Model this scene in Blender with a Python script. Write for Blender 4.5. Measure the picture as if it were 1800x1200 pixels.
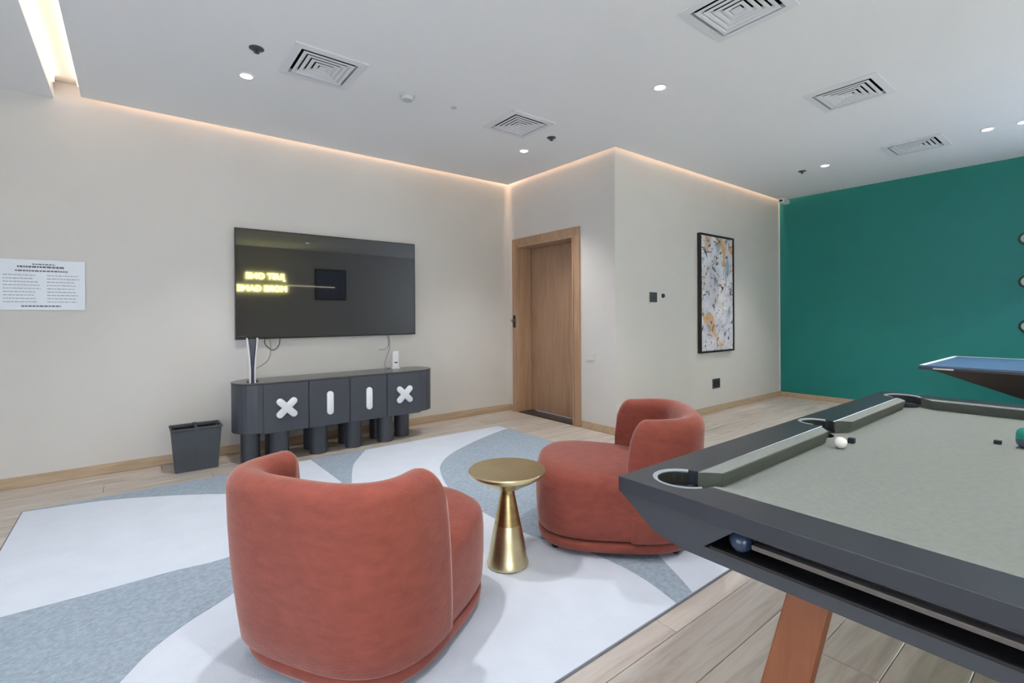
import bpy, bmesh, math, random
from mathutils import Vector, Matrix
random.seed(7)
for o in list(bpy.data.objects): bpy.data.objects.remove(o)
S = bpy.context.scene
COL = S.collection
PI = math.pi

# ------------------------------------------------------------------ camera
cam = bpy.data.cameras.new('camera'); camo = bpy.data.objects.new('camera', cam); COL.objects.link(camo)
Fv = Vector((0.61747232, 0.78658839, -0.00257648)); Rv = Vector((0.7865645, -0.61747464, -0.00643145)); Uv = Rv.cross(Fv)
M = Matrix((Rv, Uv, -Fv)).transposed().to_4x4(); M.translation = Vector((0, 0, 1.25))
camo.matrix_world = M
cam.sensor_width = 36; cam.lens = 847.8 / 1800 * 36; cam.shift_y = -(600 - 557.56) / 1800
cam.clip_start = 0.05
S.camera = camo
S.view_settings.view_transform = 'Standard'; S.view_settings.look = 'None'
S.view_settings.gamma = 1; S.view_settings.use_curve_mapping = False
S.view_settings.exposure = 0.29

# ------------------------------------------------------------------ world and fill daylight through added, unseen windows
W = bpy.data.worlds.new('world'); S.world = W; W.use_nodes = True
W.node_tree.nodes['Background'].inputs[0].default_value = (0.80, 0.88, 1.0, 1)
W.node_tree.nodes['Background'].inputs[1].default_value = 2.0

def area(name, loc, rot, sx, sy, power, col):
    l = bpy.data.lights.new(name, 'AREA'); l.shape = 'RECTANGLE'; l.size = sx; l.size_y = sy
    l.energy = power; l.color = col
    o = bpy.data.objects.new(name, l); COL.objects.link(o); o.location = loc; o.rotation_euler = rot
    return o
DAY = (0.80, 0.90, 1.0)
area('window_daylight', (-3.12, 0.6, 1.45), (0, -PI/2, 0), 2.2, 3.8, 60, DAY)  # fill lamps set outside the added openings to brighten the room
area('window_daylight', (-1.2, -3.12, 1.45), (PI/2, 0, 0), 3.2, 2.2, 95, DAY)
area('window_daylight', (7.93, -1.6, 1.45), (0, PI/2, 0), 2.2, 2.2, 190, (0.74, 0.86, 1.0))
WARM = (1.0, 0.66, 0.44)
CEIL = 2.980
YW, XD, YP, XG = 5.084, 3.946, 3.284, 7.807      # left wall, door wall, picture wall, green wall
def cove(name, x0, y0, x1, y1, nx, ny, p):
    # LED strip lying in the cove, shining at the wall
    L = math.hypot(x1-x0, y1-y0)
    o = area(name, ((x0+x1)/2 - nx*0.035, (y0+y1)/2 - ny*0.032, 3.25), (0, 0, 0), L, 0.03, p, WARM)
    d = Vector((nx*0.35, ny*0.35, -1)).normalized()
    xa = Vector((x1-x0, y1-y0, 0)).normalized(); za = -d; ya = za.cross(xa)
    m = Matrix((xa, ya, za)).transposed().to_4x4(); m.translation = o.location; o.matrix_world = m
cove('cove_light', -0.30, YW, XD, YW, 0, 1, 14)
cove('cove_light', XD, YP, XD, YW, 1, 0, 5)
cove('cove_light', XD, YP, XG, YP, 0, 1, 11)
cove('cove_light', XG, -3.0, XG, YP, 1, 0, 10)
LAMPS = [(0.647, 3.88), (3.227, 3.89), (3.155, 2.183), (6.345, 2.164), (6.334, 0.803), (6.357, 0.569), (0.65, 2.17), (0.65, 0.4), (3.2, 0.3), (-2.0, 3.88), (-2.0, 1.6), (3.2, -1.7), (0.65, -1.7)]
for i, (x, y) in enumerate(LAMPS):
    l = bpy.data.lights.new('downlight_beam', 'SPOT'); l.energy = 92; l.spot_size = math.radians(92); l.spot_blend = 0.9
    l.shadow_soft_size = 0.05; l.color = (1.0, 0.98, 0.97)
    o = bpy.data.objects.new('downlight_beam', l); COL.objects.link(o); o.location = (x, y, CEIL-0.03)

# ------------------------------------------------------------------ materials
def srgb(r, g, b):
    f = lambda c: (c/255/12.92) if c/255 <= 0.04045 else ((c/255+0.055)/1.055)**2.4
    return (f(r), f(g), f(b), 1)
def mat(name, col, rough=0.6, metal=0.0, noise=0.0, nscale=20, bump=0.0, bscale=200, sheen=0, spec=0.5, emit=None, es=0, coat=0, stretch=None):
    m = bpy.data.materials.new(name); m.use_nodes = True
    nt = m.node_tree; b = nt.nodes['Principled BSDF']
    b.inputs['Base Color'].default_value = col; b.inputs['Roughness'].default_value = rough
    b.inputs['Metallic'].default_value = metal; b.inputs['Specular IOR Level'].default_value = spec
    b.inputs['Coat Weight'].default_value = coat
    if sheen: b.inputs['Sheen Weight'].default_value = sheen; b.inputs['Sheen Roughness'].default_value = 0.4; b.inputs['Sheen Tint'].default_value = (1, .75, .7, 1)
    if emit: b.inputs['Emission Color'].default_value = emit; b.inputs['Emission Strength'].default_value = es
    if noise or bump:
        tc = nt.nodes.new('ShaderNodeTexCoord'); mp = nt.nodes.new('ShaderNodeMapping')
        nt.links.new(tc.outputs['Object'], mp.inputs['Vector'])
        if stretch: mp.inputs['Scale'].default_value = stretch
    if noise:
        n = nt.nodes.new('ShaderNodeTexNoise'); n.inputs['Scale'].default_value = nscale; n.inputs['Detail'].default_value = 6
        nt.links.new(mp.outputs[0], n.inputs['Vector'])
        r = nt.nodes.new('ShaderNodeValToRGB')
        r.color_ramp.elements[0].position = .3; r.color_ramp.elements[1].position = .7
        r.color_ramp.elements[0].color = [c*(1-noise) for c in col[:3]]+[1]
        r.color_ramp.elements[1].color = [min(1, c*(1+noise)) for c in col[:3]]+[1]
        nt.links.new(n.outputs['Fac'], r.inputs[0]); nt.links.new(r.outputs[0], b.inputs['Base Color'])
    if bump:
        n = nt.nodes.new('ShaderNodeTexNoise'); n.inputs['Scale'].default_value = bscale; n.inputs['Detail'].default_value = 3
        nt.links.new(mp.outputs[0], n.inputs['Vector'])
        bp = nt.nodes.new('ShaderNodeBump'); bp.inputs['Strength'].default_value = bump; bp.inputs['Distance'].default_value = 0.004
        nt.links.new(n.outputs['Fac'], bp.inputs['Height']); nt.links.new(bp.outputs[0], b.inputs['Normal'])
    return m
def wood(name, c1, c2, c3, rough=0.45, scale=(1.2, 14, 14), rnd=0.12, bump=0.1, knots=True):
    m = bpy.data.materials.new(name); m.use_nodes = True; nt = m.node_tree; b = nt.nodes['Principled BSDF']
    tc = nt.nodes.new('ShaderNodeTexCoord'); oi = nt.nodes.new('ShaderNodeObjectInfo')
    ad = nt.nodes.new('ShaderNodeVectorMath'); ad.operation = 'ADD'
    cb = nt.nodes.new('ShaderNodeVectorMath'); cb.operation = 'SCALE'; cb.inputs[0].default_value = (37, 11, 5)
    nt.links.new(oi.outputs['Random'], cb.inputs['Scale'])
    nt.links.new(tc.outputs['Object'], ad.inputs[0]); nt.links.new(cb.outputs[0], ad.inputs[1])
    mp = nt.nodes.new('ShaderNodeMapping'); mp.inputs['Scale'].default_value = scale; nt.links.new(ad.outputs[0], mp.inputs['Vector'])
    n = nt.nodes.new('ShaderNodeTexNoise'); n.inputs['Scale'].default_value = 1.6; n.inputs['Detail'].default_value = 9; n.inputs['Roughness'].default_value = .62; n.inputs['Distortion'].default_value = 1.1
    nt.links.new(mp.outputs[0], n.inputs['Vector'])
    r = nt.nodes.new('ShaderNodeValToRGB'); e = r.color_ramp.elements
    e[0].position = .30; e[0].color = c1; e[1].position = .72; e[1].color = c3
    k = e.new(.5); k.color = c2
    nt.links.new(n.outputs['Fac'], r.inputs[0])
    hv = nt.nodes.new('ShaderNodeHueSaturation'); nt.links.new(r.outputs[0], hv.inputs['Color'])
    mr = nt.nodes.new('ShaderNodeMapRange'); mr.inputs['To Min'].default_value = 1-rnd; mr.inputs['To Max'].default_value = 1+rnd
    nt.links.new(oi.outputs['Random'], mr.inputs[0]); nt.links.new(mr.outputs[0], hv.inputs['Value'])
    nt.links.new(hv.outputs[0], b.inputs['Base Color']); b.inputs['Roughness'].default_value = rough
    bp = nt.nodes.new('ShaderNodeBump'); bp.inputs['Strength'].default_value = bump; bp.inputs['Distance'].default_value = 0.002
    nt.links.new(n.outputs['Fac'], bp.inputs['Height']); nt.links.new(bp.outputs[0], b.inputs['Normal'])
    return m
m_wall = mat('wall_paint', srgb(209, 205, 201), .75, noise=.015, nscale=3, bump=.05, bscale=250)
m_ceil = mat('ceiling_paint', srgb(241, 243, 246), .8, bump=.03)
m_green = mat('green_paint', srgb(10, 122, 118), .5, noise=.03, nscale=4, bump=.05)
m_floor = wood('oak_plank', srgb(160, 148, 138), srgb(186, 177, 168), srgb(200, 193, 186), .38, scale=(.9, 10, 10), rnd=.07, bump=.06)
m_base = wood('oak_baseboard', srgb(170, 145, 118), srgb(184, 160, 133), srgb(196, 174, 148), .5, rnd=.02)
m_gap = mat('floor_joint', srgb(96, 84, 72), .8)
m_rugw = mat('rug_white', srgb(206, 214, 226), .95, noise=.03, nscale=6, bump=.5, bscale=220, spec=.1)
m_rugg = mat('rug_grey', srgb(153, 167, 180), .95, noise=.16, nscale=55, bump=.7, bscale=160, spec=.1)
m_velvet = mat('coral_velvet', srgb(141, 74, 63), .85, noise=.12, nscale=17, bump=.5, bscale=80, sheen=.45, spec=.2, stretch=(1, 1, 2.2))
m_black = mat('black_plastic', srgb(22, 22, 25), .4)
m_gold = mat('brushed_gold', srgb(216, 202, 162), .33, 1.0, noise=.06, nscale=8, stretch=(1, 1, 6))
m_cab = mat('charcoal_lacquer', srgb(66, 69, 78), .42, noise=.03, nscale=9)
m_cabtop = mat('charcoal_top', srgb(82, 82, 84), .25)  # lighter tone puts the wall's reflection into the top's colour
m_white = mat('white_lacquer', srgb(232, 232, 236), .4)
m_screen = mat('tv_screen', srgb(30, 30, 32), .025, spec=1.0)
m_bezel = mat('tv_bezel', srgb(20, 20, 22), .35)
m_bin = mat('bin_plastic', srgb(66, 70, 78), .6)
m_door = wood('oak_veneer', srgb(150, 116, 92), srgb(164, 130, 104), srgb(174, 142, 116), .45, scale=(12, 12, .9), rnd=.03, bump=.03)
m_doorf = wood('oak_frame', srgb(158, 124, 98), srgb(172, 138, 110), srgb(184, 150, 122), .45, scale=(14, 14, .9), rnd=.03, bump=.03)
m_stone = mat('dark_threshold', srgb(52, 44, 40), .35, noise=.2, nscale=20)
m_steel = mat('brushed_steel', srgb(190, 190, 188), .3, 1.0)
m_rail = mat('table_frame', srgb(49, 52, 60), .28, noise=.03, nscale=12, spec=.5)
m_apron = mat('table_apron', srgb(58, 61, 68), .45, spec=.5)
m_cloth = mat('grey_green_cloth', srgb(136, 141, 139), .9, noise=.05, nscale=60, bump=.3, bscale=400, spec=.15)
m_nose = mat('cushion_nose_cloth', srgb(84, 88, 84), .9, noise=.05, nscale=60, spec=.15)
m_leather = mat('pocket_liner', srgb(150, 156, 166), .4)
m_pock = mat('pocket_inside', srgb(30, 32, 30), .7)
m_walnut = wood('warm_wood_leg', srgb(136, 78, 46), srgb(146, 86, 53), srgb(154, 94, 60), .5, scale=(12, 12, 1.2), rnd=.02, bump=.02)
m_ttop = mat('blue_table_top', srgb(78, 104, 140), .35, spec=.6)
m_thull = mat('dark_brown_hull', srgb(56, 50, 50), .5)
m_tleg = mat('taupe_leg', srgb(96, 88, 80), .6, noise=.08, nscale=12)
m_line = mat('white_line', srgb(225, 235, 238), .4)
m_grille = mat('vent_white', srgb(230, 233, 238), .6)
m_dark = mat('vent_dark', srgb(14, 15, 18), .9)
m_lamp = mat('lamp_lens', (1, 1, 1, 1), .5, emit=(1, .98, .95, 1), es=9)
m_slot = mat('led_diffuser', (1, 1, 1, 1), .5, emit=(1, .84, .72, 1), es=2.4)
m_slotin = mat('slot_lining', srgb(240, 228, 214), .8)
m_smoke = mat('detector_white', srgb(196, 198, 200), .5)
m_sprk = mat('sprinkler_metal', srgb(84, 88, 92), .45, .3)
m_balls = mat('white_ball', srgb(240, 236, 232), .12)
m_ballt = mat('teal_ball', srgb(16, 150, 128), .15)
m_ballb = mat('blue_ball', srgb(44, 58, 80), .2)
m_chalk = mat('dark_chalk', srgb(30, 36, 44), .8)
m_neon = mat('neon_tube', (1, 1, 1, 1), .4, emit=(.95, .92, .30, 1), es=30)
m_neonw = mat('neon_pale_tube', (1, 1, 1, 1), .4, emit=(.95, .85, .6, 1), es=4)
m_acr = mat('acrylic_sign', srgb(218, 222, 230), .3)
m_ink = mat('sign_print', srgb(138, 142, 152), .7)
m_inkd = mat('sign_print_bold', srgb(104, 106, 114), .7)
m_cable = mat('dark_cable', srgb(70, 66, 66), .6)
m_cablew = mat('grey_cable', srgb(150, 148, 146), .6)
m_navy = mat('console_core', srgb(15, 19, 46), .3)
m_glass = mat('window_glass', (1, 1, 1, 1), .02)
m_glass.node_tree.nodes['Principled BSDF'].inputs['Transmission Weight'].default_value = 1
m_pale = mat('pale_hook', srgb(158, 178, 168), .45, .3)
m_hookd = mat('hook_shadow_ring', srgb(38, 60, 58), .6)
m_frame = mat('picture_frame_black', srgb(30, 28, 30), .4)

def art_material():
    m = bpy.data.materials.new('abstract_painting'); m.use_nodes = True; nt = m.node_tree; b = nt.nodes['Principled BSDF']
    tc = nt.nodes.new('ShaderNodeTexCoord')
    def layer(scale, stretch, dist, lo, hi, seed):
        mp = nt.nodes.new('ShaderNodeMapping'); mp.inputs['Scale'].default_value = stretch; mp.inputs['Location'].default_value = (seed, seed*1.7, seed*.3)
        nt.links.new(tc.outputs['Object'], mp.inputs[0])
        n = nt.nodes.new('ShaderNodeTexNoise'); n.inputs['Scale'].default_value = scale; n.inputs['Detail'].default_value = 4; n.inputs['Distortion'].default_value = dist
        nt.links.new(mp.outputs[0], n.inputs['Vector'])
        r = nt.nodes.new('ShaderNodeMapRange'); r.inputs['From Min'].default_value = lo; r.inputs['From Max'].default_value = hi
        nt.links.new(n.outputs['Fac'], r.inputs[0]); return r.outputs[0]
    def mix(a, colb, f):
        x = nt.nodes.new('ShaderNodeMix'); x.data_type = 'RGBA'
        nt.links.new(f, x.inputs['Factor'])
        if isinstance(a, tuple): x.inputs[6].default_value = a
        else: nt.links.new(a, x.inputs[6])
        x.inputs[7].default_value = colb; return x.outputs[2]
    c = mix(srgb(200, 198, 208), srgb(226, 226, 232), layer(3, (1, 1, 1), .5, .4, .6, 1))
    c = mix(c, srgb(150, 168, 182), layer(4, (2, 1, 1), 1, .58, .66, 5))
    c = mix(c, srgb(214, 168, 118), layer(2.6, (1.6, 1, 1), 1, .58, .64, 14))
    c = mix(c, srgb(156, 124, 110), layer(4.5, (1, 1, 2.0), 2, .59, .64, 22))
    c = mix(c, srgb(60, 62, 78), layer(5, (2.0, 1, 1), 2.5, .60, .64, 31))
    c = mix(c, srgb(40, 38, 44), layer(7, (1, 1, 1.3), 1.5, .64, .67, 44))
    nt.links.new(c, b.inputs['Base Color']); b.inputs['Roughness'].default_value = .6
    return m
m_art = art_material()

# ------------------------------------------------------------------ mesh helpers
def finish(name, bm, m, parent=None, smooth=False, bevel=0, seg=2, sub=0, auto=None):
    bmesh.ops.recalc_face_normals(bm, faces=bm.faces)
    me = bpy.data.meshes.new(name); bm.to_mesh(me); bm.free()
    ms = m if isinstance(m, (list, tuple)) else [m]
    for x in ms: me.materials.append(x)
    o = bpy.data.objects.new(name, me); COL.objects.link(o)
    if parent is not None: o.parent = parent
    if smooth:
        for p in me.polygons: p.use_smooth = True
    if bevel:
        md = o.modifiers.new('bevel', 'BEVEL'); md.width = bevel; md.segments = seg; md.limit_method = 'ANGLE'; md.angle_limit = math.radians(40)
    if sub:
        md = o.modifiers.new('sub', 'SUBSURF'); md.levels = sub; md.render_levels = sub
    if auto:
        for p in me.polygons: p.use_smooth = True
        me.set_sharp_from_angle(angle=math.radians(auto))
    return o
def box(bm, x0, x1, y0, y1, z0, z1, mi=0):
    vs = [bm.verts.new((x, y, z)) for z in (z0, z1) for y in (y0, y1) for x in (x0, x1)]
    for f in ((0, 2, 3, 1), (4, 5, 7, 6), (0, 1, 5, 4), (2, 6, 7, 3), (1, 3, 7, 5), (0, 4, 6, 2)):
        fc = bm.faces.new([vs[i] for i in f]); fc.material_index = mi
def bx(name, x0, x1, y0, y1, z0, z1, m, parent=None, **k):
    bm = bmesh.new(); box(bm, x0, x1, y0, y1, z0, z1); return finish(name, bm, m, parent, **k)
def loft(bm, rings, cap0=True, cap1=True, closed=True):
    vr = [[bm.verts.new(p) for p in r] for r in rings]
    n = len(vr[0])
    for a, b in zip(vr, vr[1:]):
        for i in range(n if closed else n-1):
            bm.faces.new((a[i], a[(i+1) % n], b[(i+1) % n], b[i]))
    if cap0: bm.faces.new(vr[0][::-1])
    if cap1: bm.faces.new(vr[-1])
    return vr
def circ(cx, cy, z, r, n=48):
    return [(cx+r*math.cos(2*PI*i/n), cy+r*math.sin(2*PI*i/n), z) for i in range(n)]
def lathe(bm, prof, cx=0, cy=0, n=48):
    loft(bm, [circ(cx, cy, z, max(r, .0005), n) for r, z in prof])
def cyl(name, cx, cy, z0, z1, r, m, parent=None, n=32, **k):
    bm = bmesh.new(); loft(bm, [circ(cx, cy, z0, r, n), circ(cx, cy, z1, r, n)]); return finish(name, bm, m, parent, **k)
def prism(bm, pts, z0, z1):
    loft(bm, [[(x, y, z0) for x, y in pts], [(x, y, z1) for x, y in pts]])
def sup(a, b, e, n=64, cy=0):
    r = []
    for i in range(n):
        t = 2*PI*i/n; c, s = math.cos(t), math.sin(t)
        r.append((a*math.copysign(abs(c)**(2/e), c), cy+b*math.copysign(abs(s)**(2/e), s)))
    return r
def tube(name, pts, r, m, parent=None, res=4, cyc=False):
    cu = bpy.data.curves.new(name, 'CURVE'); cu.dimensions = '3D'; cu.bevel_depth = r; cu.bevel_resolution = res
    sp = cu.splines.new('BEZIER'); sp.bezier_points.add(len(pts)-1)
    for p, q in zip(sp.bezier_points, pts):
        p.co = q; p.handle_left_type = p.handle_right_type = 'AUTO'
    sp.use_cyclic_u = cyc
    o = bpy.data.objects.new(name, cu); cu.materials.append(m)
    return to_mesh(o, parent)
def to_mesh(o, parent=None):
    COL.objects.link(o); bpy.context.view_layer.update()
    dg = bpy.context.evaluated_depsgraph_get()
    me = bpy.data.meshes.new_from_object(o.evaluated_get(dg)); name = o.name
    mats = [x for x in o.data.materials]
    mw = o.matrix_world.copy()
    bpy.data.objects.remove(o)
    n = bpy.data.objects.new(name, me); COL.objects.link(n)
    if not me.materials:
        for x in mats: me.materials.append(x)
    n.matrix_world = mw
    if parent is not None: n.parent = parent
    return n
def cut(o, cutters):
    for c in cutters:
        md = o.modifiers.new('cut', 'BOOLEAN'); md.operation = 'DIFFERENCE'; md.object = c; md.solver = 'EXACT'
    bpy.context.view_layer.update()
    dg = bpy.context.evaluated_depsgraph_get()
    me = bpy.data.meshes.new_from_object(o.evaluated_get(dg))
    o.modifiers.clear(); old = o.data; o.data = me; bpy.data.meshes.remove(old)
    for c in cutters: bpy.data.objects.remove(c)
    return o
def thing(name, label, cat, loc=(0, 0, 0), rz=0, group=None):
    o = bpy.data.objects.new(name, None); COL.objects.link(o); o.empty_display_size = .1
    o.location = loc; o.rotation_euler = (0, 0, rz); o['label'] = label; o['category'] = cat
    if group: o['group'] = group
    return o
def tag(o, label, cat, group=None):
    o['label'] = label; o['category'] = cat
    if group: o['group'] = group
    return o
def struct(o, label, cat):
    o['kind'] = 'structure'; o['label'] = label; o['category'] = cat; return o
def dup(root, loc=None, rz=None, label=None):
    r = root.copy(); COL.objects.link(r)
    if loc is not None: r.location = loc
    if rz is not None: r.rotation_euler = (0, 0, rz)
    if label: r['label'] = label
    for ch in list(root.children):
        c = ch.copy(); COL.objects.link(c); c.parent = r
        for g in list(ch.children):
            d = g.copy(); COL.objects.link(d); d.parent = c
    return r

# ------------------------------------------------------------------ shell
XL, YB, TOP = -3.0, -3.0, 3.28
fl = struct(bx('floor', XL, XG, YB, YW+.35, -.12, -.012, m_gap), 'light greyed oak plank floor', 'floor')
PW = .192
def plank_bm(bm, x0, x1, y0, y1):
    g = .0012; c = .0025
    xs0, xs1, ys0, ys1 = x0+g, x1-g, y0+g, y1-g
    if xs1-xs0 < .03 or ys1-ys0 < .02: return
    loft(bm, [[(xs0, ys0, -.012), (xs1, ys0, -.012), (xs1, ys1, -.012), (xs0, ys1, -.012)],
              [(xs0, ys0, -.0015), (xs1, ys0, -.0015), (xs1, ys1, -.0015), (xs0, ys1, -.0015)],
              [(xs0+c, ys0+c, 0), (xs1-c, ys0+c, 0), (xs1-c, ys1-c, 0), (xs0+c, ys1-c, 0)]], cap0=False)
rest = bmesh.new(); row = 0; y = 0.905 - PW*25
while y < YW:
    y0, y1 = max(y, YB), min(y+PW, YW)
    if y1 > YB:
        x = XL - (row*0.67 % 1.7)
        while x < XG:
            xe = x+1.7
            xmax = XG
            if y0 >= YP-.001: xmax = XD
            x0, x1 = max(x, XL), min(xe, xmax)
            if x1 > x0:
                if y0 >= -.3 and x1 > -1.3 and not (y1 < 1.3 and x1 < 0):
                    b = bmesh.new(); plank_bm(b, x0, x1, y0, y1 if not (y0 < YP < y1) else y1)
                    if len(b.verts): finish('plank', b, m_floor, fl)
                    else: b.free()
                else: plank_bm(rest, x0, x1, y0, y1)
            x = xe
    y += PW; row += 1
r_ = finish('plank_field', rest, m_floor, fl); r_['kind'] = 'stuff'

# walls
def wall(name, x0, x1, y0, y1, m, label, z1=TOP, holes=()):
    o = bx(name, x0, x1, y0, y1, -.12, z1, m)
    if holes:
        cs = []
        for h in holes: cs.append(bx('c', *h, m))
        cut(o, cs)
    return struct(o, label, 'wall')
wall('wall_left', XL-.12, XD+.35, YW, YW+.12, m_wall, 'off-white wall that carries the television')
wall('wall_door', XD, XD+.30, YP+.12, YW, m_wall, 'short off-white wall around the oak door', holes=[(XD-.1, XD+.4, 3.87, 4.90, -.011, 2.17)])
wall('wall_picture', XD, XG, YP, YP+.12, m_wall, 'off-white wall with the tall abstract painting')
wall('wall_green', XG, XG+.12, YB-.12, YP+.12, m_green, 'deep teal green wall on the right', holes=[(XG-.1, XG+.3, -2.7, -.5, .35, 2.55)])
wall('wall_back', XL-.12, XG, YB-.12, YB, m_wall, 'off-white wall behind the camera', holes=[(-2.8, .4, YB-.3, YB+.1, .35, 2.55)])
wall('wall_window', XL-.12, XL, YB, YW, m_wall, 'off-white wall with wide window to the left of the camera', holes=[(XL-.3, XL+.1, -1.3, 2.5, .35, 2.55)])
def added_window(n, x0, x1, y0, y1, z0, z1, axis, label):  # unseen windows, added to let the fill light in
    t = bpy.data.objects.new(f'window_{n}', None); COL.objects.link(t); struct(t, label, 'window')
    t.location = ((x0+x1)/2, (y0+y1)/2, z0)
    bm = bmesh.new(); w = .05
    X0, X1, Y0, Y1 = x0-t.location.x, x1-t.location.x, y0-t.location.y, y1-t.location.y; H = z1-z0
    box(bm, X0, X1, Y0, Y1, 0, w); box(bm, X0, X1, Y0, Y1, H-w, H)
    if axis == 'x':
        for c in (X0+w/2, 0, X1-w/2): box(bm, c-w/2, c+w/2, Y0, Y1, w, H-w)
        finish('window_frame', bm, m_white, t)
        for a, b in ((X0+w, -w/2), (w/2, X1-w)): bx('pane', a, b, -.004, .004, w, H-w, m_glass, t)
    else:
        for c in (Y0+w/2, 0, Y1-w/2): box(bm, X0, X1, c-w/2, c+w/2, w, H-w)
        finish('window_frame', bm, m_white, t)
        for a, b in ((Y0+w, -w/2), (w/2, Y1-w)): bx('pane', -.004, .004, a, b, w, H-w, m_glass, t)
added_window(1, XL-.09, XL-.03, -1.3, 2.5, .35, 2.55, 'y', 'wide white framed window left of the camera')
added_window(2, -2.8, .4, YB-.09, YB-.03, .35, 2.55, 'x', 'wide white framed window behind the camera')
added_window(3, XG+.03, XG+.09, -2.7, -.5, .35, 2.55, 'y', 'white framed window in the green wall, right of the frame')

# ceiling: lowered boards that stop short of the walls so the cove light can wash down
CV = .05
bm = bmesh.new(); box(bm, -.31, XD-CV, YB, YW-CV, CEIL, CEIL+.03)
ceil = finish('ceiling', bm, m_ceil)
VENTS = [(1.045, 3.44, .47), (2.76, 3.395, .47), (2.70, 1.355, .47), (4.44, 1.345, .49), (6.35, 1.34, .49)]
def hole(x, y, s): return bx('c', x-s/2, x+s/2, y-s/2, y+s/2, CEIL-.1, CEIL+.1, m_ceil)
cut(ceil, [hole(x, y, s-.10) for x, y, s in VENTS[:3]])
struct(ceil, 'pale grey-white lowered ceiling', 'ceiling')
c2 = bx('ceiling_board', XD-CV, XG-CV, YB, YP-CV, CEIL, CEIL+.03, m_ceil)
cut(c2, [hole(x, y, s-.10) for x, y, s in VENTS[3:]]); c2.parent = ceil
bx('ceiling_board', XL, -.47, YB, YW, CEIL-.035, CEIL+.03, m_ceil, ceil)
bx('ceiling_soffit', XL, XG, YB, YW, TOP, TOP+.05, m_ceil, ceil)
# fascia boards closing the coves and the light slot
bm = bmesh.new()
for a in ((-.31, XD-.2, YW-.20, YW-.19), (XD-.20, XD-.19, YP-.19, YW-.19), (XD-.19, XG-.19, YP-.20, YP-.19), (XG-.20, XG-.19, YB, YP-.19), ):
    box(bm, *a, CEIL+.03, TOP)
finish('cove_fascia', bm, m_ceil, ceil)
bm = bmesh.new(); box(bm, -.31, -.30, YB, YW-.02, CEIL+.03, TOP); box(bm, -.48, -.47, YB, YW-.02, CEIL+.03, TOP)
box(bm, -.47, -.31, YB, YW-.02, CEIL+.10, CEIL+.11)
finish('slot_lining', bm, m_slotin, ceil)
bm = bmesh.new(); box(bm, -.468, -.455, YB, YW-.12, CEIL+.050, CEIL+.095); box(bm, -.325, -.312, YB, YW-.12, CEIL+.050, CEIL+.095)
finish('led_strip', bm, m_slot, ceil)

# baseboards
struct(bx('baseboard_left', XL, XD-.012, YW-.014, YW-.0005, 0.0005, .082, m_base, bevel=.003), 'oak baseboard along the television wall', 'baseboard')
bb = bx('baseboard_door', XD-.014, XD-.0005, YP-.013, 3.766, .0005, .08, m_base, bevel=.003); struct(bb, 'short oak baseboard between door and corner', 'baseboard')
bb = bx('baseboard_door', XD-.014, XD-.0005, 4.982, YW-.015, .0005, .08, m_base, bevel=.003); struct(bb, 'tiny oak baseboard between left corner and door', 'baseboard')
struct(bx('baseboard_picture', XD+.001, XG-.014, YP-.014, YP-.0005, .0005, .08, m_base, bevel=.003), 'oak baseboard under the painting', 'baseboard')
struct(bx('baseboard_green', XG-.014, XG-.0005, YB, YP-.0005, .0005, .07, m_base, bevel=.003), 'oak baseboard along the green wall', 'baseboard')
struct(bx('trim_1', XG-.03, XG-.0006, YP-.006, YP-.0006, .081, CEIL+.05, m_white), 'thin pale corner strip where white meets green wall', 'trim')

# ------------------------------------------------------------------ door
d = bpy.data.objects.new('door_1', None); COL.objects.link(d); d.location = (XD, 4.385, 0); struct(d, 'oak veneer door in a deep oak frame', 'door')
hl, hw = .608, .515                   # half outer frame, half opening
bm = bmesh.new()
for s in (-1, 1):
    a, b = sorted((s*hl, s*(hl-.088))); box(bm, -.022, 0, a, b, .0, 2.165)
box(bm, -.022, 0, -hl, hl, 2.165, 2.253)
finish('door_frame', bm, m_doorf, d, bevel=.004)
bm = bmesh.new()
for s in (-1, 1):
    a, b = sorted((s*.5145, s*.490)); box(bm, -.021, .255, a, b, .0, 2.1695)
box(bm, -.021, .255, -.49, .49, 2.135, 2.1695)
for s in (-1, 1):
    a, b = sorted((s*.489, s*.465)); box(bm, .165, .185, a, b, .012, 2.134)
finish('door_jamb', bm, m_doorf, d, bevel=.003)
bx('door_leaf', .19, .232, -.488, .488, .02, 2.133, m_door, d, bevel=.002)
bx('threshold', -.012, .25, -.489, .489, .0, .012, m_stone, d, bevel=.003)
lk = bx('lock_plate', -.03, -.022, .535, .585, 1.10, 1.26, m_bezel, d, bevel=.004); lk['label'] = 'dark lock plate'
bm = bmesh.new(); bmesh.ops.create_cone(bm, cap_ends=True, segments=24, radius1=.02, radius2=.016, depth=.05, matrix=Matrix.Translation((-.055, .56, 1.19)) @ Matrix.Rotation(PI/2, 4, 'Y'))
finish('lock_knob', bm, m_steel, d, auto=40)

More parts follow.
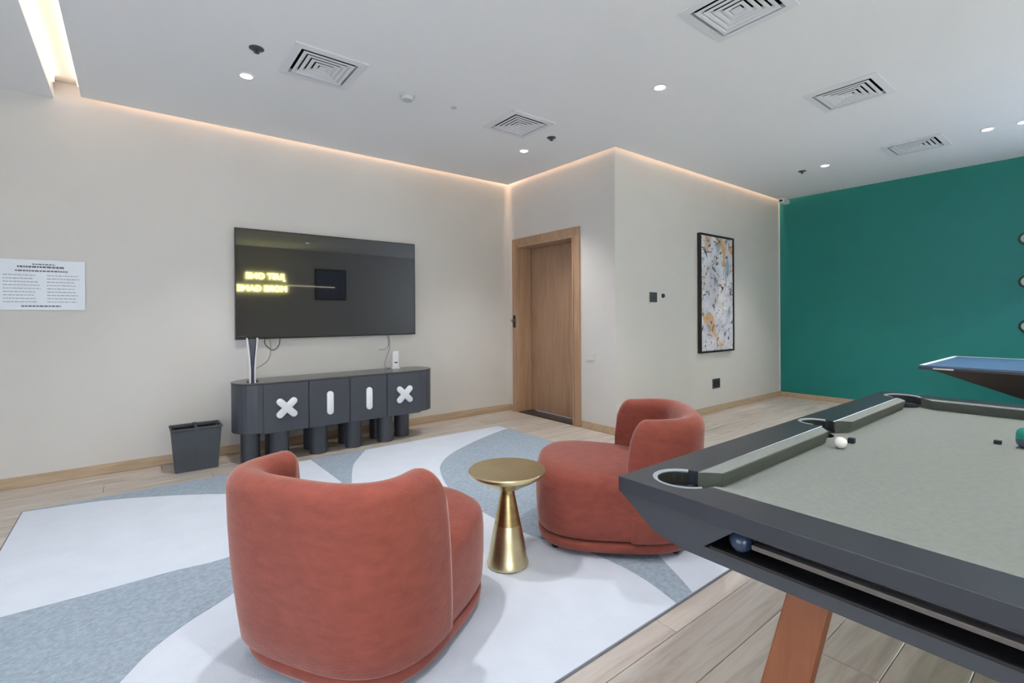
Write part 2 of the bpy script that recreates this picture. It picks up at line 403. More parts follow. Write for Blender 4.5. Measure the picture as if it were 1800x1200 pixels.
# ------------------------------------------------------------------ air vents
def vent(x, y, s, label):
    t = thing('ceiling_vent', label, 'air vent', (x, y, CEIL), 0, 'square ceiling diffusers')
    h = s/2; bm = bmesh.new()
    def sq(a, z): return [(-a, -a, z), (a, -a, z), (a, a, z), (-a, a, z)]
    loft(bm, [sq(h, -.0005), sq(h, -.006), sq(h-.05, -.010), sq(h-.052, .02)], cap0=False, cap1=False)
    finish('flange', bm, m_grille, t)
    n = 4; st = (h-.068)/(n+.75)
    for i in range(n):
        bm = bmesh.new(); a = h-.068-st*i
        loft(bm, [sq(a, -.009), sq(a, -.012), sq(a-st*.55, -.012), sq(a-st*.95, .003), sq(a-st*.95-.001, .0055), sq(a-st*.55, -.009)], cap0=False, cap1=False)
        finish('louvre', bm, m_grille, t)
    bm = bmesh.new(); a = h-.068-st*n; loft(bm, [sq(a, -.012), sq(a, -.006), sq(a*.4, -.002)]); finish('centre_plate', bm, m_grille, t)
    bm = bmesh.new(); loft(bm, [sq(h-.052, .019), sq(h-.052, .14)], cap0=False)
    finish('duct_box', bm, m_dark, t)
    return t
VL = ['square ceiling vent nearest the light slot, above the television', 'square ceiling vent above the far left corner with the door',
      'large square ceiling vent cut by the top edge of the picture', 'square ceiling vent over the pool table, left of the green wall',
      'square ceiling vent furthest right, close to the green wall']
for (x, y, s), l in zip(VENTS, VL): vent(x, y, s, l)

# ------------------------------------------------------------------ downlights, sprinklers, detectors
LL = ['lit round downlight left of the first ceiling vent', 'lit round downlight in front of the door corner', 'lit round downlight in the middle of the ceiling over the pool table',
      'lit round downlight near the corner of picture wall and green wall', 'lit round downlight above the green wall, left one of the close pair', 'lit round downlight at the right edge of the picture, right one of the close pair']
for i, (x, y) in enumerate(LAMPS):
    t = thing('ceiling_downlight', LL[i] if i < 6 else 'lit round downlight in the ceiling ' + ['above the lounge chair seen from behind', 'above the camera', 'above the near side of the pool table', 'left of the light slot, near the notice wall', 'left of the light slot, by the window wall', 'behind the camera on the pool table side', 'straight behind the camera'][i-6], 'downlight', (x, y, CEIL), 0, 'round ceiling downlights')
    bm = bmesh.new(); lathe(bm, [(.055, -.0005), (.055, -.004), (.048, -.007), (.040, -.006), (.038, -.001)])
    finish('trim_ring', bm, m_white, t, auto=40)
    bm = bmesh.new(); lathe(bm, [(.037, -.002), (.037, -.0065), (.03, -.009)])
    finish('lens', bm, m_lamp, t, auto=40)
SL = ['small metal sprinkler head left of the first ceiling vent', 'small dark sprinkler head right of the vent above the door corner', 'small dark sprinkler head near the picture wall and green wall corner']
for (x, y), l in zip([(.634, 3.449), (3.204, 3.445), (6.373, 2.418)], SL):
    t = thing('fire_sprinkler', l, 'sprinkler', (x, y, CEIL), 0, 'ceiling sprinkler heads')
    bm = bmesh.new(); lathe(bm, [(.044, -.0005), (.044, -.003), (.034, -.008), (.012, -.010)]); finish('rosette', bm, m_sprk, t, auto=40)
    bm = bmesh.new(); lathe(bm, [(.010, -.010), (.010, -.018), (.012, -.022), (.005, -.026)]); finish('nozzle', bm, m_sprk, t, auto=40)
    bm = bmesh.new(); lathe(bm, [(.016, -.026), (.018, -.028), (.004, -.030)]); finish('deflector', bm, m_sprk, t, auto=40)
t = thing('smoke_detector', 'white round smoke detector between the two left vents', 'smoke detector', (1.689, 3.454, CEIL))
bm = bmesh.new(); lathe(bm, [(.062, -.0005), (.062, -.014), (.056, -.02)]); finish('detector_base', bm, m_smoke, t, auto=40)
bm = bmesh.new(); lathe(bm, [(.050, -.02), (.050, -.032), (.040, -.046), (.012, -.052)]); finish('detector_head', bm, m_smoke, t, auto=40)
bm = bmesh.new(); lathe(bm, [(.022, -.0005), (.022, -.004), (.012, -.008)], 0, 0)
o = finish('ceiling_sensor', bm, m_smoke, auto=40); o.location = (2.1, 3.436, CEIL); tag(o, 'tiny round white sensor right of the smoke detector', 'sensor')

# security camera box in the corner
t = thing('security_camera', 'small white security camera at the ceiling corner of the green wall', 'camera', (7.62, 3.14, CEIL))
bx('mount', -.05, .05, -.04, .04, -.02, -.0005, m_white, t, bevel=.004)
bm = bmesh.new(); loft(bm, [[(x*s, y*s+o_, z) for x, y in ((-.10, -.04), (.10, -.04), (.10, .04), (-.10, .04))] for s, o_, z in ((.9, 0, -.02), (1, 0, -.03), (1, 0, -.075), (.9, 0, -.085))])
finish('housing', bm, m_white, t, bevel=.006)
bx('lens_window', -.104, -.1005, -.022, .022, -.068, -.04, m_black, t)

# ------------------------------------------------------------------ notice sign on the left wall
t = thing('notice_sign', 'white printed notice panel on the wall at the left edge of the picture', 'sign', (-.535, YW, 1.318))
bx('sign_panel', -.238, .238, -.014, -.0005, 0, .380, m_acr, t, bevel=.003)
def bars(name, rows, m, th=.0015):
    bm = bmesh.new()
    for x0, x1, z, h in rows:
        x = x0
        while x < x1-.006:
            w = min(random.uniform(.012, .03), x1-x); box(bm, x, x+w-.004, -.014-th, -.0141, z-h/2, z+h/2); x += w
    return finish(name, bm, m, t)
o = bars('printed_heading', [(-.06, .07, .345, .008), (-.14, .12, .325, .013), (-.15, .14, .295, .010), (-.12, .10, .030, .010)], m_inkd); o['label'] = 'bold grey heading lines'; o['kind'] = 'stuff'
rows = []
for k in range(9):
    z = .262-.025*k
    rows += [(-.215, -.01 - random.uniform(0, .04), z, .005), (.02, .215-random.uniform(0, .05), z, .005)]
o = bars('printed_text', rows, m_ink); o['label'] = 'fine grey lines of print in two columns'
o['kind'] = 'stuff'

# ------------------------------------------------------------------ television
tx0, tx1, tz0, tz1 = .733, 2.544, 1.048, 2.080
t = thing('television', 'large black wall-mounted television with a glossy dark screen', 'television', ((tx0+tx1)/2, YW, tz0))
w, h = (tx1-tx0)/2, tz1-tz0
bm = bmesh.new(); box(bm, -w, w, -.050, -.018, 0, h)
finish('television_case', bm, m_bezel, t, bevel=.004)
bx('wall_bracket', -.3, .3, -.018, -.0005, .25, .75, m_black, t)
bx('screen', -w+.008, w-.008, -.0515, -.0502, .016, h-.008, m_screen, t)
bx('bottom_bezel', -w+.004, w-.004, -.053, -.0502, .001, .015, m_bezel, t)

# ------------------------------------------------------------------ sideboard
CX, CY = 1.598, 4.735
t = thing('sideboard', 'long charcoal rounded-end sideboard on thick cylinder legs with cross and bar handles', 'sideboard', (CX, CY, 0))
def caps(L, r, n=16, e=1.0):
    p = []
    for i in range(n+1):
        a = -PI/2+PI*i/n; p.append((L+r*math.cos(a)*e, r*math.sin(a)))
    for i in range(n+1):
        a = PI/2+PI*i/n; p.append((-L+r*math.cos(a)*e, r*math.sin(a)))
    return p
R = .205
bm = bmesh.new(); prism(bm, caps(.738, R), .268, .682); finish('cabinet_body', bm, m_cab, t, bevel=.004)
bm = bmesh.new(); prism(bm, caps(.738, R+.004), .683, .695); finish('cabinet_top', bm, m_cabtop, t, bevel=.002)
for i in range(4):
    x0 = -.738+.369*i
    dd = bx('door', x0+.003, x0+.366, -R-.019, -R-.0005, .262, .681, m_cab, t, bevel=.003)
    def capsule(L, r, ang):
        pts = caps(L, r, 10); c, s = math.cos(ang), math.sin(ang)
        return [(x*c-y*s, x*s+y*c) for x, y in pts]
    bm = bmesh.new()
    cxh, czh = x0+.1845, .468
    for ang in ((PI/4, -PI/4) if i in (0, 3) else (PI/2,)):
        P = capsule(.078 if i in (0, 3) else .078, .029, ang)
        off = .0 if ang != -PI/4 else .0004
        loft(bm, [[(cxh+x, -R-.0195, czh+z) for x, z in P], [(cxh+x, -R-.034-off, czh+z) for x, z in P], [(cxh+x*.93, -R-.039-off, czh+z*.93) for x, z in P]])
    o = finish('cross_handle' if i in (0, 3) else 'bar_handle', bm, m_white, dd, auto=50)
    o['label'] = 'white rounded cross handle' if i in (0, 3) else 'white rounded bar handle'
for x, y in [(-.588, -.105), (-.255, -.105), (.072, -.105), (.396, -.105), (-.80, .0), (.625, .0), (-.588, .10), (-.255, .10), (.072, .10), (.396, .10)]:
    cyl('leg', x, y, .0005, .267, .077, m_cab, t, auto=40)

# games console on the sideboard
t = thing('game_console', 'white and dark upright game console at left end of the sideboard', 'console', (.812, 4.70, .6955), math.radians(-9))
bm = bmesh.new()
loft(bm, [[(-w_, -.10, z), (w_, -.10, z), (w_, .10, z), (-w_, .10, z)] for w_, z in ((.011, .0), (.010, .12), (.015, .22), (.026, .365))])
o = finish('console_core', bm, m_navy, t, bevel=.003); o['label'] = 'glossy dark navy core'
for s in (-1, 1):
    bm = bmesh.new(); rr = []
    for z, a in ((0, .013), (.1, .012), (.2, .017), (.3, .027), (.375, .034)):
        rr.append([(s*a, -.115, z), (s*(a+.012), -.108, z), (s*(a+.012), .108, z), (s*a, .115, z)])
    loft(bm, rr); finish('side_panel', bm, m_white, t, auto=60)
bm = bmesh.new(); lathe(bm, [(.045, .0), (.045, .006), (.03, .010)]); finish('stand', bm, m_navy, t, auto=40)
# router
t = thing('wifi_router', 'small white upright router on the right end of the sideboard', 'router', (2.21, 4.85, .6955))
bx('router_body', -.035, .035, -.016, .016, .012, .185, m_white, t, bevel=.008, seg=3)
bx('router_foot', -.045, .045, -.025, .025, .0, .012, m_white, t, bevel=.003)
bx('indicator_strip', -.018, .018, -.0175, -.0162, .06, .072, m_black, t)
def cord(name, pts, m, label, r=.0035):
    o = tube(name, pts, r, m); tag(o, label, 'cable'); return o
yc = YW-.006
cord('power_cable', [(1.123, yc, 1.06), (1.10, yc, .97), (1.057, yc, .94), (1.02, yc, .96), (.985, yc, 1.01), (.99, yc, 1.06)], m_cable, 'dark cable loop hanging under the left part of the television')
cord('power_cable', [(1.03, yc, 1.045), (1.035, yc, .94), (1.015, yc, .85), (.96, yc, .80), (.92, YW-.06, .79), (.89, YW-.14, .785)], m_cablew, 'thin cable curving from the television down to the game console')
cord('power_cable', [(2.22, yc, 1.045), (2.235, yc, .95), (2.22, yc, .91), (2.17, yc, .89), (2.12, yc, .895)], m_cablew, 'thin cable stub under the right part of the television')
cord('power_cable', [(2.24, yc, 1.045), (2.25, yc, .92), (2.22, yc, .82), (2.18, YW-.03, .74), (2.16, 4.95, .699), (2.20, 4.872, .71)], m_cablew, 'thin cable running from the television down to the router')

# ------------------------------------------------------------------ waste bin
t = thing('waste_bin', 'charcoal two-compartment waste bin on the floor left of the sideboard', 'bin', (.405, 4.81, 0))
bm = bmesh.new()
def rr_(a, b, z): return [(-a, -b, z), (a, -b, z), (a, b, z), (-a, b, z)]
loft(bm, [rr_(.148, .098, .001), rr_(.172, .118, .340), rr_(.180, .125, .342), rr_(.180, .125, .356), rr_(.168, .113, .356), rr_(.143, .092, .012)])
finish('bin_body', bm, m_bin, t, bevel=.003)
bm = bmesh.new(); box(bm, -.006, .006, -.110, .110, .013, .350)
box(bm, -.014, .014, -.1265, -.112, .335, .3595); box(bm, -.014, .014, .112, .1265, .335, .3595)
finish('divider', bm, m_bin, t, bevel=.002)
for sx_ in (-1, 1):
    bm = bmesh.new(); x0_, x1_ = sorted((sx_*.009, sx_*.150))
    def rb(z, g, dx=0): return [(x0_+g, -.098+g, z), (x1_-g+dx, -.098+g, z), (x1_-g+dx, .098-g, z), (x0_+g, .098-g, z)]
    loft(bm, [rb(.02, .008), rb(.338, .0), rb(.338, .003), rb(.026, .011)])
    finish('inner_bucket', bm, m_black, t)

# ------------------------------------------------------------------ painting, thermostat, switches
t = thing('framed_painting', 'tall narrow abstract painting in a black frame on the white wall', 'painting', (5.915, YP, .772))
w, h = .412, 1.495; bm = bmesh.new()
box(bm, -w, -w+.022, -.045, -.0005, 0, h); box(bm, w-.022, w, -.045, -.0005, 0, h)
box(bm, -w+.022, w-.022, -.045, -.0005, 0, .022); box(bm, -w+.022, w-.022, -.045, -.0005, h-.022, h)
finish('picture_frame', bm, m_frame, t)
bx('canvas', -w+.024, w-.024, -.034, -.001, .024, h-.024, m_art, t)
t = thing('thermostat', 'small black square thermostat on the white wall near the corner', 'thermostat', (4.597, YP, 1.395))
bx('backplate', -.062, .062, -.006, -.0005, -.006, .116, m_white, t, bevel=.003)
bx('display', -.072, .054, -.016, -.0065, .0, .112, m_black, t, bevel=.004)
t = thing('wall_sensor', 'tiny black round button right of the thermostat', 'button', (4.775, YP, 1.472))
bm = bmesh.new(); bmesh.ops.create_cone(bm, cap_ends=True, segments=24, radius1=.028, radius2=.022, depth=.016, matrix=Matrix.Translation((0, -.0105, 0)) @ Matrix.Rotation(PI/2, 4, 'X'))
finish('button', bm, m_black, t, auto=40)
bx('plate', -.034, .034, -.002, -.0005, -.034, .034, m_white, t)
t = thing('power_socket', 'dark double power socket low on the white wall under the painting', 'socket', (5.93, YP, .30))
bx('faceplate', -.09, .09, -.009, -.0005, 0, .125, m_cab, t, bevel=.003)
for a in (-.043, .043): bx('socket_insert', a-.034, a+.034, -.0115, -.0092, .02, .105, m_black, t, bevel=.003)
t = thing('light_switch', 'pale blank switch plate between the door and the wall corner', 'switch', (XD, 3.63, .75))
bx('faceplate', -.008, -.0005, -.06, .06, 0, .085, m_wall, t, bevel=.002); bx('rocker', -.0115, -.0082, -.045, .045, .015, .07, m_wall, t, bevel=.001)

# ------------------------------------------------------------------ rug
t = thing('area_rug', 'large white rug with sweeping grey shapes under the lounge chairs', 'rug', (1.34, 2.8, 0))
rx, ry = 1.91, 1.60
def sub(name, pts, z0, z1, m, label=None):
    bm = bmesh.new(); prism(bm, [(x-1.34, y-2.8) for x, y in pts], z0, z1)
    bmesh.ops.triangulate(bm, faces=[f for f in bm.faces if len(f.verts) > 4])
    o = finish(name, bm, m, t)
    if label: o['label'] = label
    return o
bm = bmesh.new(); box(bm, -rx, rx, -ry, ry, .0005, .0100); finish('rug_pile', bm, m_rugw, t, bevel=.003)
bm = bmesh.new()
for a in ((-rx-.006, rx+.006, -ry-.006, -ry-.0002), (-rx-.006, rx+.006, ry+.0002, ry+.006), (-rx-.006, -rx-.0002, -ry, ry), (rx+.0002, rx+.006, -ry, ry)): box(bm, *a, .0005, .008)
finish('rug_edging', bm, mat('rug_edging_grey', srgb(120, 122, 128), .9), t)
def smooth(pts, n=8):
    out = []
    for i in range(len(pts)-1):
        p0 = pts[max(i-1, 0)]; p1 = pts[i]; p2 = pts[i+1]; p3 = pts[min(i+2, len(pts)-1)]
        for k in range(n):
            u = k/n
            out.append(tuple(.5*((2*p1[j])+(-p0[j]+p2[j])*u+(2*p0[j]-5*p1[j]+4*p2[j]-p3[j])*u*u+(-p0[j]+3*p1[j]-3*p2[j]+p3[j])*u**3) for j in (0, 1)))
    out.append(pts[-1]); return out
x0r, x1r, y0r, y1r = 1.34-rx+.001, 1.34+rx-.001, 2.8-ry+.001, 2.8+ry-.001
zp = (.0101, .0112)
# long band from the near left that narrows and opens again to a wedge at the far edge
top = smooth([(x0r, 2.90), (-.16, 2.888), (.136, 2.89), (.386, 2.88), (.75, 3.02), (1.05, 3.28), (1.20, 3.60), (1.222, 3.66)])
botm = smooth([(1.299, 3.636), (1.10, 3.22), (.75, 2.80), (.34, 2.482), (.172, 2.369), (.046, 2.254), (-.043, 2.124), (-.25, 1.80), (-.42, 1.45), (-.50, y0r)])
sub('grey_band', top+[(1.209, y1r)]+smooth([(1.70, y1r), (1.60, 4.25), (1.458, 4.035), (1.35, 3.78), (1.299, 3.636)])[:-1]+botm+[(x0r, y0r)], *zp, m_rugg, 'grey sweeping band')
sub('grey_corner', smooth([(x0r, y1r-.012), (-.174, 4.31), (.20, 4.13), (.514, 3.912), (.80, 3.62)])+smooth([(.80, 3.62), (.86, 3.9), (.93, y1r)])[1:]+[(x0r, y1r)], *zp, m_rugg, 'grey corner shape')
sub('grey_crescent', smooth([(3.20, 4.21), (2.78, 4.051), (2.319, 3.815), (2.052, 3.589), (1.90, 3.34), (1.77, 2.961), (1.735, 2.584), (1.755, 2.10), (1.87, 1.75), (1.886, 1.446), (1.832, y0r)])
    + smooth([(1.957, y0r), (2.022, 1.305), (2.085, 1.422), (2.35, 1.9), (2.62, 2.5), (x1r, 3.15)]) + [(x1r, 4.2)], *zp, m_rugg, 'dark grey crescent')

# ------------------------------------------------------------------ lounge chairs
def lounge_chair(loc, rz, label):
    t = thing('lounge_chair', label, 'armchair', loc, rz, 'coral velvet lounge chairs')
    A, B, E, N = .395, .425, 3.2, 96
    def ring(z, sa, sb, e=E, cy=0): return [(x, y, z) for x, y in sup(A*sa, B*sb, e, N, cy)]
    bm = bmesh.new(); loft(bm, [ring(.038, .93, .93), ring(.042, .965, .965), (ring(.055, .98, .98)), ring(.078, .98, .98), ring(.088, .965, .965), ring(.091, .93, .93)])
    finish('plinth', bm, m_velvet, t, smooth=True)
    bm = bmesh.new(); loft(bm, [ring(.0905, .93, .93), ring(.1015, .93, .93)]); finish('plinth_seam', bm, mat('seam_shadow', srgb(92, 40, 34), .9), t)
    bm = bmesh.new()
    prof = [(.101, .94), (.105, .972), (.115, .985), (.16, .998), (.24, 1.008), (.33, 1.008), (.385, 1.0), (.412, .98), (.432, .945), (.445, .90), (.452, .82), (.457, .70), (.461, .5), (.463, .25)]
    rings = []
    for z, s in prof:
        rr = ring(z, s, s, E if z < .43 else 2.8)
        rings.append([(x, y, zz - max(0, z-.30)/.16*.035*(1-(y/B)) + (.0)) for x, y, zz in rr])
    loft(bm, rings); o = finish('seat', bm, m_velvet, t, smooth=True)
    # back shell: wraps around the rear; thick rounded rim
    bm = bmesh.new()
    path = []
    a0, a1 = math.radians(2), math.radians(-182)
    n = 72
    dense = []
    for i in range(721):
        th = a0+(a1-a0)*i/720; c, s = math.cos(th), math.sin(th)
        dense.append((A*math.copysign(abs(c)**(2/E), c), B*math.copysign(abs(s)**(2/E), s)))
    # clip to y <= yt
    yt = -.06
    dense = [p for p in dense if p[1] <= yt]
    dense = [(dense[0][0], yt)] + dense + [(dense[-1][0], yt)]
    L = [0]
    for p, q in zip(dense, dense[1:]): L.append(L[-1]+math.hypot(q[0]-p[0], q[1]-p[1]))
    T = L[-1]; j = 0; rings = []
    for i in range(n+1):
        u = i/n
        u = .5-.5*math.cos(PI*u)*(1) if False else u
        s = T*u
        while j < len(L)-2 and L[j+1] < s: j += 1
        f = (s-L[j])/max(1e-6, L[j+1]-L[j]); f = min(max(f, 0), 1)
        p = Vector((dense[j][0]+(dense[j+1][0]-dense[j][0])*f, dense[j][1]+(dense[j+1][1]-dense[j][1])*f))
        e = 1.2; # superellipse normal
        g = Vector((math.copysign(abs(p.x/A)**(E-1), p.x)/A, math.copysign(abs(p.y/B)**(E-1), p.y)/B)).normalized()
        se = min(s, T-s)                          # distance from the wing tip
        back = max(0, -g.y)
        zt0 = .722 - .014*(1-back)
        q = min(1, se/.11); k = math.sqrt(max(0, 1-(1-q)**2.1))
        ztop = .47+(zt0-.47)*k
        ke = min(1, se/.03); ke = math.sqrt(max(0, 1-(1-ke)**2))
        off = -.03+.045*ke
        th = (.055+.075*min(1, se/.12))*(0.45+.55*ke)
        lean = -.035+.095*back
        def P(d, z):
            o_ = off+lean*max(0, (z-.1))/.6 + .012*math.sin(PI*min(1, max(0, (z-.1)/.6)))
            v = p+g*(o_-d); return (v.x, v.y, z)
        h = ztop
        r = th/2
        sec = [P(.03, .103), P(.006, .104), P(.0, .112), P(0, .2), P(0, .3), P(0, .4)]
        zz = h-r*.95
        sec += [P(0, .4+(zz-.4)*.5), P(0, zz)]
        for a in range(1, 10):
            an = PI*a/10; sec.append(P(r-r*math.cos(an), zz+r*.95*math.sin(an)))
        sec += [P(th, zz), P(th+.004, .4+(zz-.4)*.5), P(th+.012, .40), P(th+.01, .36), P(th, .3)]
        rings.append(sec)
    loft(bm, rings)
    finish('back_shell', bm, m_velvet, t, smooth=True)
    for x, y in ((-.27, -.31), (.27, -.31), (-.27, .31), (.27, .31)):
        bm = bmesh.new(); lathe(bm, [(.018, .0115), (.022, .016), (.024, .040)], x, y, 20); finish('foot', bm, m_black, t, auto=40)
    return t
lounge_chair((.777, 1.915, 0), math.radians(-60), 'coral velvet lounge chair seen from behind, nearest the camera')
lounge_chair((2.19, 1.87, 0), math.radians(45), 'coral velvet lounge chair seen from the side, between gold table and pool table')

# ------------------------------------------------------------------ gold side table
t = thing('side_table', 'brushed gold hourglass side table between the two lounge chairs', 'side table', (1.47, 1.92, .0115))
bm = bmesh.new(); lathe(bm, [(.10, .0), (.105, .004), (.105, .014), (.098, .03), (.083, .12), (.067, .20), (.066, .203)], n=64); o = finish('base_cone', bm, m_gold, t, auto=35)
bm = bmesh.new(); lathe(bm, [(.0655, .2032), (.053, .27), (.043, .32), (.037, .350), (.036, .36), (.040, .371)], n=64); o = finish('upper_cone', bm, mat('dark_gold', srgb(186, 164, 116), .3, 1.0, noise=.1, nscale=8, stretch=(1, 1, 6)), t, auto=35); o['label'] = 'darker gold neck'
bm = bmesh.new(); lathe(bm, [(.040, .3712), (.062, .380), (.10, .402), (.15, .428), (.182, .448), (.192, .458), (.194, .468), (.190, .474), (.184, .4745), (.17, .4725), (.05, .4725)], n=64)
finish('table_top', bm, m_gold, t, auto=35)

# ------------------------------------------------------------------ pool table
PX0, PX1, PY1, PY0 = 1.09, 3.50, .90, -.47
PZ = .79; cxp, cyp = (PX0+PX1)/2, (PY0+PY1)/2
t = thing('pool_table', 'dark grey framed pool table with pale grey cloth on wooden legs', 'pool table', (cxp, cyp, 0))
hx, hy = (PX1-PX0)/2, (PY1-PY0)/2
rw, cw = .124, .046
def lbx(*a): return bx('c', *a, m_rail)
def cylc(x, y, r, z0=.6, z1=.9):
    bm = bmesh.new(); loft(bm, [circ(x, y, z0, r, 40), circ(x, y, z1, r, 40)]); return finish('c', bm, m_rail)
rail = bx('rail_frame', -hx, hx, -hy, hy, .748, PZ, m_rail)
pc = .128; pr = .070
pockets = [(sx*(hx-pc), sy*(hy-pc)) for sx in (-1, 1) for sy in (-1, 1)] + [(0, sy*(hy-.085)) for sy in (-1, 1)]
cut(rail, [lbx(-hx+rw, hx-rw, -hy+rw, hy-rw, .6, .9)] + [cylc(x, y, (pr+.014) if i < 4 else pr*.85+.012) for i, (x, y) in enumerate(pockets)])
rail.parent = t
md = rail.modifiers.new('bevel', 'BEVEL'); md.width = .002; md.segments = 2; md.limit_method = 'ANGLE'; md.angle_limit = math.radians(50)
bed = bx('bed_cloth', -hx+rw-.01, hx-rw+.01, -hy+rw-.01, hy-rw+.01, .69, .737, m_cloth)
cut(bed, [cylc(x, y, pr if i < 4 else pr*.85) for i, (x, y) in enumerate(pockets)]); bed.parent = t
# cushions
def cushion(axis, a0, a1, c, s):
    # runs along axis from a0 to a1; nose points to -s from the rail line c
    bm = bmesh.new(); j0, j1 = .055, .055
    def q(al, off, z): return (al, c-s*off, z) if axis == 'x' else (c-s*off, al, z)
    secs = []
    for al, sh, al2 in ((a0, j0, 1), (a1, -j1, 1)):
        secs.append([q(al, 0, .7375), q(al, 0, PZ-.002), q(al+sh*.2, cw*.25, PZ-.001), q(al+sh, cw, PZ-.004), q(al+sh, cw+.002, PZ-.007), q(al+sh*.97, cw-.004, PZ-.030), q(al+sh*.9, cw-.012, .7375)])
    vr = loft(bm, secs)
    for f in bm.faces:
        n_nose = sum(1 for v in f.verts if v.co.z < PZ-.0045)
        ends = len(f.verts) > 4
        if ends or n_nose >= 2 and all(v.co.z < PZ-.003 for v in f.verts): f.material_index = 1  # nose and end faces take the darker grey
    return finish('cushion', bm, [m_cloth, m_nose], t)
ga = pc-rw+pr*.35
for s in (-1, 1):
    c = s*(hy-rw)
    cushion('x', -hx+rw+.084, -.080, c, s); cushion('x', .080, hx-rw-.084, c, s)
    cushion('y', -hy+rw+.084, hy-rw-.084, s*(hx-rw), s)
# pockets: light liner horseshoe and dark cup
for i, (x, y) in enumerate(pockets):
    corner = i < 4; r = pr if corner else pr*.85
    ang = math.atan2(y, x) if corner else (PI/2 if y > 0 else -PI/2)
    if corner: ang = math.atan2(1 if y > 0 else -1, 1 if x > 0 else -1)
    sp = math.radians(112) if corner else math.radians(95)
    bm = bmesh.new(); rings = []
    for k in range(33):
        a = ang-sp+2*sp*k/32; c, s = math.cos(a), math.sin(a)
        rings.append([(x+rr*c, y+rr*s, z) for rr, z in ((r+.003, PZ-.006), (r+.013, PZ-.006), (r+.0135, PZ+.001), (r+.008, PZ+.0025), (r+.001, PZ-.002))])
    loft(bm, rings); pk = finish('pocket', bm, m_leather, t, auto=50); pk['label'] = 'light grey pocket liner'
    bm = bmesh.new(); loft(bm, [circ(x, y, .7365, r-.0015, 40), circ(x, y, .67, r-.008, 40)], cap0=False)
    rings = []
    for k in range(33):
        a = ang-sp+2*sp*k/32; c, s_ = math.cos(a), math.sin(a)
        rings.append([(x+rr*c, y+rr*s_, z) for rr, z in ((r-.0005, .735), (r+.011, .735), (r+.011, PZ-.0065), (r-.0005, PZ-.0065))])
    loft(bm, rings)
    finish('pocket_cup', bm, m_pock, pk, smooth=False)
# tapered body under the frame
bm = bmesh.new()
sec = [(hy-.004, .7435), (hy-.115, .672), (hy-.20, .655), (-hy+.20, .655), (-hy+.115, .672), (-hy+.004, .7435)]
sec = [(y, .7475 if z > .74 else z) for y, z in sec]
loft(bm, [[(x, y, z) for y, z in sec] for x in (-hx+.004, hx-.004)])
body = finish('apron', bm, m_apron)
bm = bmesh.new(); loft(bm, [[(x, -.42, .684), (x, .425, .684), (x, .350, .744), (x, -.42, .744)] for x in (-hx-.1, -hx+.110)])
cut(body, [finish('c', bm, m_rail), lbx(-hx+.1135, hx-.1135, -hy+.1135, hy-.1135, .6885, .9)])
body.parent = t
bx('ball_tray', -hx+.006, -hx+.109, -.415, .41, .6835, .690, m_black, t)
bx('tray_rail', -hx+.010, -hx+.030, -.415, .312, .716, .727, mat('tray_rail_brown', srgb(92, 86, 82), .4), t, bevel=.002)
bx('tray_lining', -hx+.100, -hx+.109, -.415, .345, .690, .7435, m_black, t)
# legs: straight slabs, splayed outwards
for sx in (-1, 1):
    for sy in (-1, 1):
        bm = bmesh.new()
        def rc(cx, cy, z, w_=.05, t_=.024): return [(sx*(cx-t_), sy*(cy-w_), z), (sx*(cx+t_), sy*(cy-w_), z), (sx*(cx+t_), sy*(cy+w_), z), (sx*(cx-t_), sy*(cy+w_), z)]
        loft(bm, [rc(1.02, .385, .001, .056), rc(.912, .262, .6545, .047)])
        finish('leg', bm, m_walnut, t, bevel=.004)
bm = bmesh.new(); box(bm, -.9, .9, -.03, .03, .60, .6545); finish('under_beam', bm, m_apron, t)

def ball(name, x, y, z, r, m, label, cat='ball'):
    bm = bmesh.new(); bmesh.ops.create_uvsphere(bm, u_segments=32, v_segments=20, radius=r)
    o = finish(name, bm, m, smooth=True); o.location = (x, y, z); return tag(o, label, cat)
ball('cue_ball', 2.12, .675, .7375+.022, .022, m_balls, 'white cue ball on the pale cloth beside the left cushion')
t = thing('chalk_holder', 'teal-topped round chalk holder on the pale cloth at the right edge of the picture', 'chalk holder', (2.66, .226, .7375))
bm = bmesh.new(); lathe(bm, [(.024, .0), (.035, .012), (.0375, .022), (.0375, .036)]); finish('holder_base', bm, mat('slate_blue_plastic', srgb(74, 92, 104), .4), t, auto=50)
bm = bmesh.new(); lathe(bm, [(.0375, .0362), (.0375, .052), (.034, .064), (.026, .072), (.012, .0755)]); finish('holder_cap', bm, m_ballt, t, auto=50)
ball('pool_ball', PX0+.034, .562, .6905+.0255, .0255, m_ballb, 'dark blue ball inside the ball return opening')
o = bx('chalk_cube', -.011, .011, -.011, .011, 0, .014, m_chalk, bevel=.002); o.location = (2.66, .312, .7375); tag(o, 'small dark chalk piece left of the teal-topped holder', 'chalk')
o = bx('chalk_cube', -.011, .011, -.011, .011, 0, .020, m_chalk, bevel=.002); o.location = (2.24, .675, .7375); tag(o, 'small dark chalk cube behind the white cue ball', 'chalk')

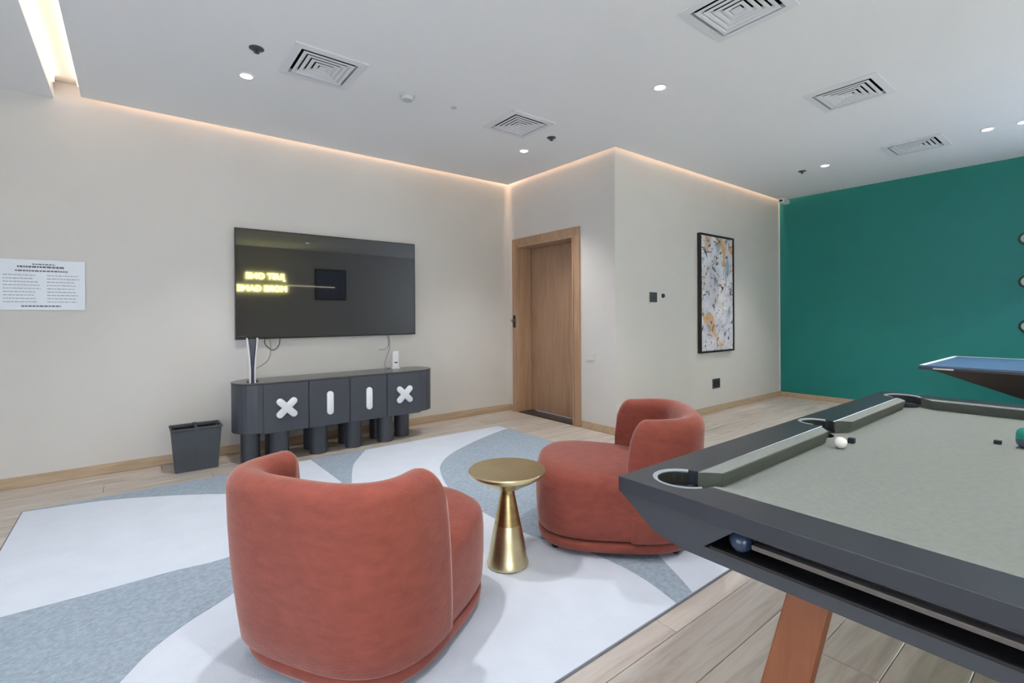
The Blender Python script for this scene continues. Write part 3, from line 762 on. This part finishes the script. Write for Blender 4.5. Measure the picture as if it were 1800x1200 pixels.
# ------------------------------------------------------------------ table tennis table in the back
t = thing('tennis_table', 'dark table tennis table with blue top in front of the green wall', 'table', (6.64, -.15, 0))
bx('table_top', -.745, .745, -1.37, 1.37, .742, .760, m_ttop, t, bevel=.002)
bm = bmesh.new()
for a in ((-.745, .745, 1.33, 1.37), (-.745, .745, -1.37, -1.33), (.715, .745, -1.33, 1.33)): box(bm, *a, .7601, .7615)
finish('white_border', bm, m_line, t)
bx('top_rim', -.752, .752, -1.377, 1.377, .722, .7418, mat('rim_dark', srgb(52, 56, 64), .4), t, bevel=.002)
bm = bmesh.new()
loft(bm, [[(-a, -b, z), (a, -b, z), (a, b, z), (-a, b, z)] for a, b, z in ((.735, 1.30, .7215), (.70, 1.24, .70), (.30, .72, .46))])
finish('hull', bm, m_thull, t)
bx('maker_plate', -.755, -.7525, 1.125, 1.27, .726, .738, m_line, t)
for s in (-1, 1):
    bm = bmesh.new(); loft(bm, [[(x*k, s*.62+y*k, z) for x, y in ((-.28, -.12), (.28, -.12), (.28, .12), (-.28, .12))] for k, z in ((1.0, .001), (.9, .58))])
    finish('pedestal', bm, m_tleg, t, bevel=.006)

# ------------------------------------------------------------------ wall hooks on the green wall
for z, n in ((2.074, 'upper'), (1.597, 'middle'), (1.10, 'lower')):
    t = thing('wall_hook', f'{n} of three pale round hooks on the green wall at the picture edge', 'hook', (XG, .675, z), 0, 'round hooks on the green wall')
    for nm, r0, r1, dd, m in (('hook_plate', .075, .070, .012, m_hookd), ('hook_knob', .055, .048, .04, m_pale)):  # dark disc behind each knob paints the shade around it
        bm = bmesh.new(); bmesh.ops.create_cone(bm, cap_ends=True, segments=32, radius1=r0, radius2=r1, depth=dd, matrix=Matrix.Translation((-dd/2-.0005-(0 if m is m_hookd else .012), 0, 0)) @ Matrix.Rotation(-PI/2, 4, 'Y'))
        finish(nm, bm, m, t, auto=40)

# ------------------------------------------------------------------ behind the camera, seen mirrored in the television
t = thing('neon_sign', 'yellow neon sign reading JUST ONE MORE GAME with a cue stick line', 'sign', (3.05, YB, 1.9))
for txt, z, off, wd in (('JUST ONE', .30, .06, .88), ('MORE GAME', .0, 0, 1.10)):
    fc = bpy.data.curves.new('neon_text', 'FONT'); fc.body = txt; fc.size = .27; fc.fill_mode = 'NONE'; fc.bevel_depth = .007
    fc.materials.append(m_neon)
    o = bpy.data.objects.new('neon_text', fc); COL.objects.link(o); bpy.context.view_layer.update()
    sc = wd/o.dimensions.x; fc.size *= sc
    COL.objects.unlink(o)
    o.rotation_euler = (PI/2, 0, PI); o.location = (-off, .03, z)
    to_mesh(o, t)
tube('neon_cue', [(0, .03, .16), (.6, .03, .15), (1.18, .03, .14)], .008, m_neonw, t)
t = thing('framed_picture', 'dark framed picture on the wall behind the camera', 'picture', (4.13, YB, 1.70))
bx('picture_frame', -.41, .41, .0005, .02, 0, .82, m_frame, t); bx('print', -.37, .37, .0202, .022, .04, .78, mat('dark_print', srgb(96, 106, 130), .5), t)
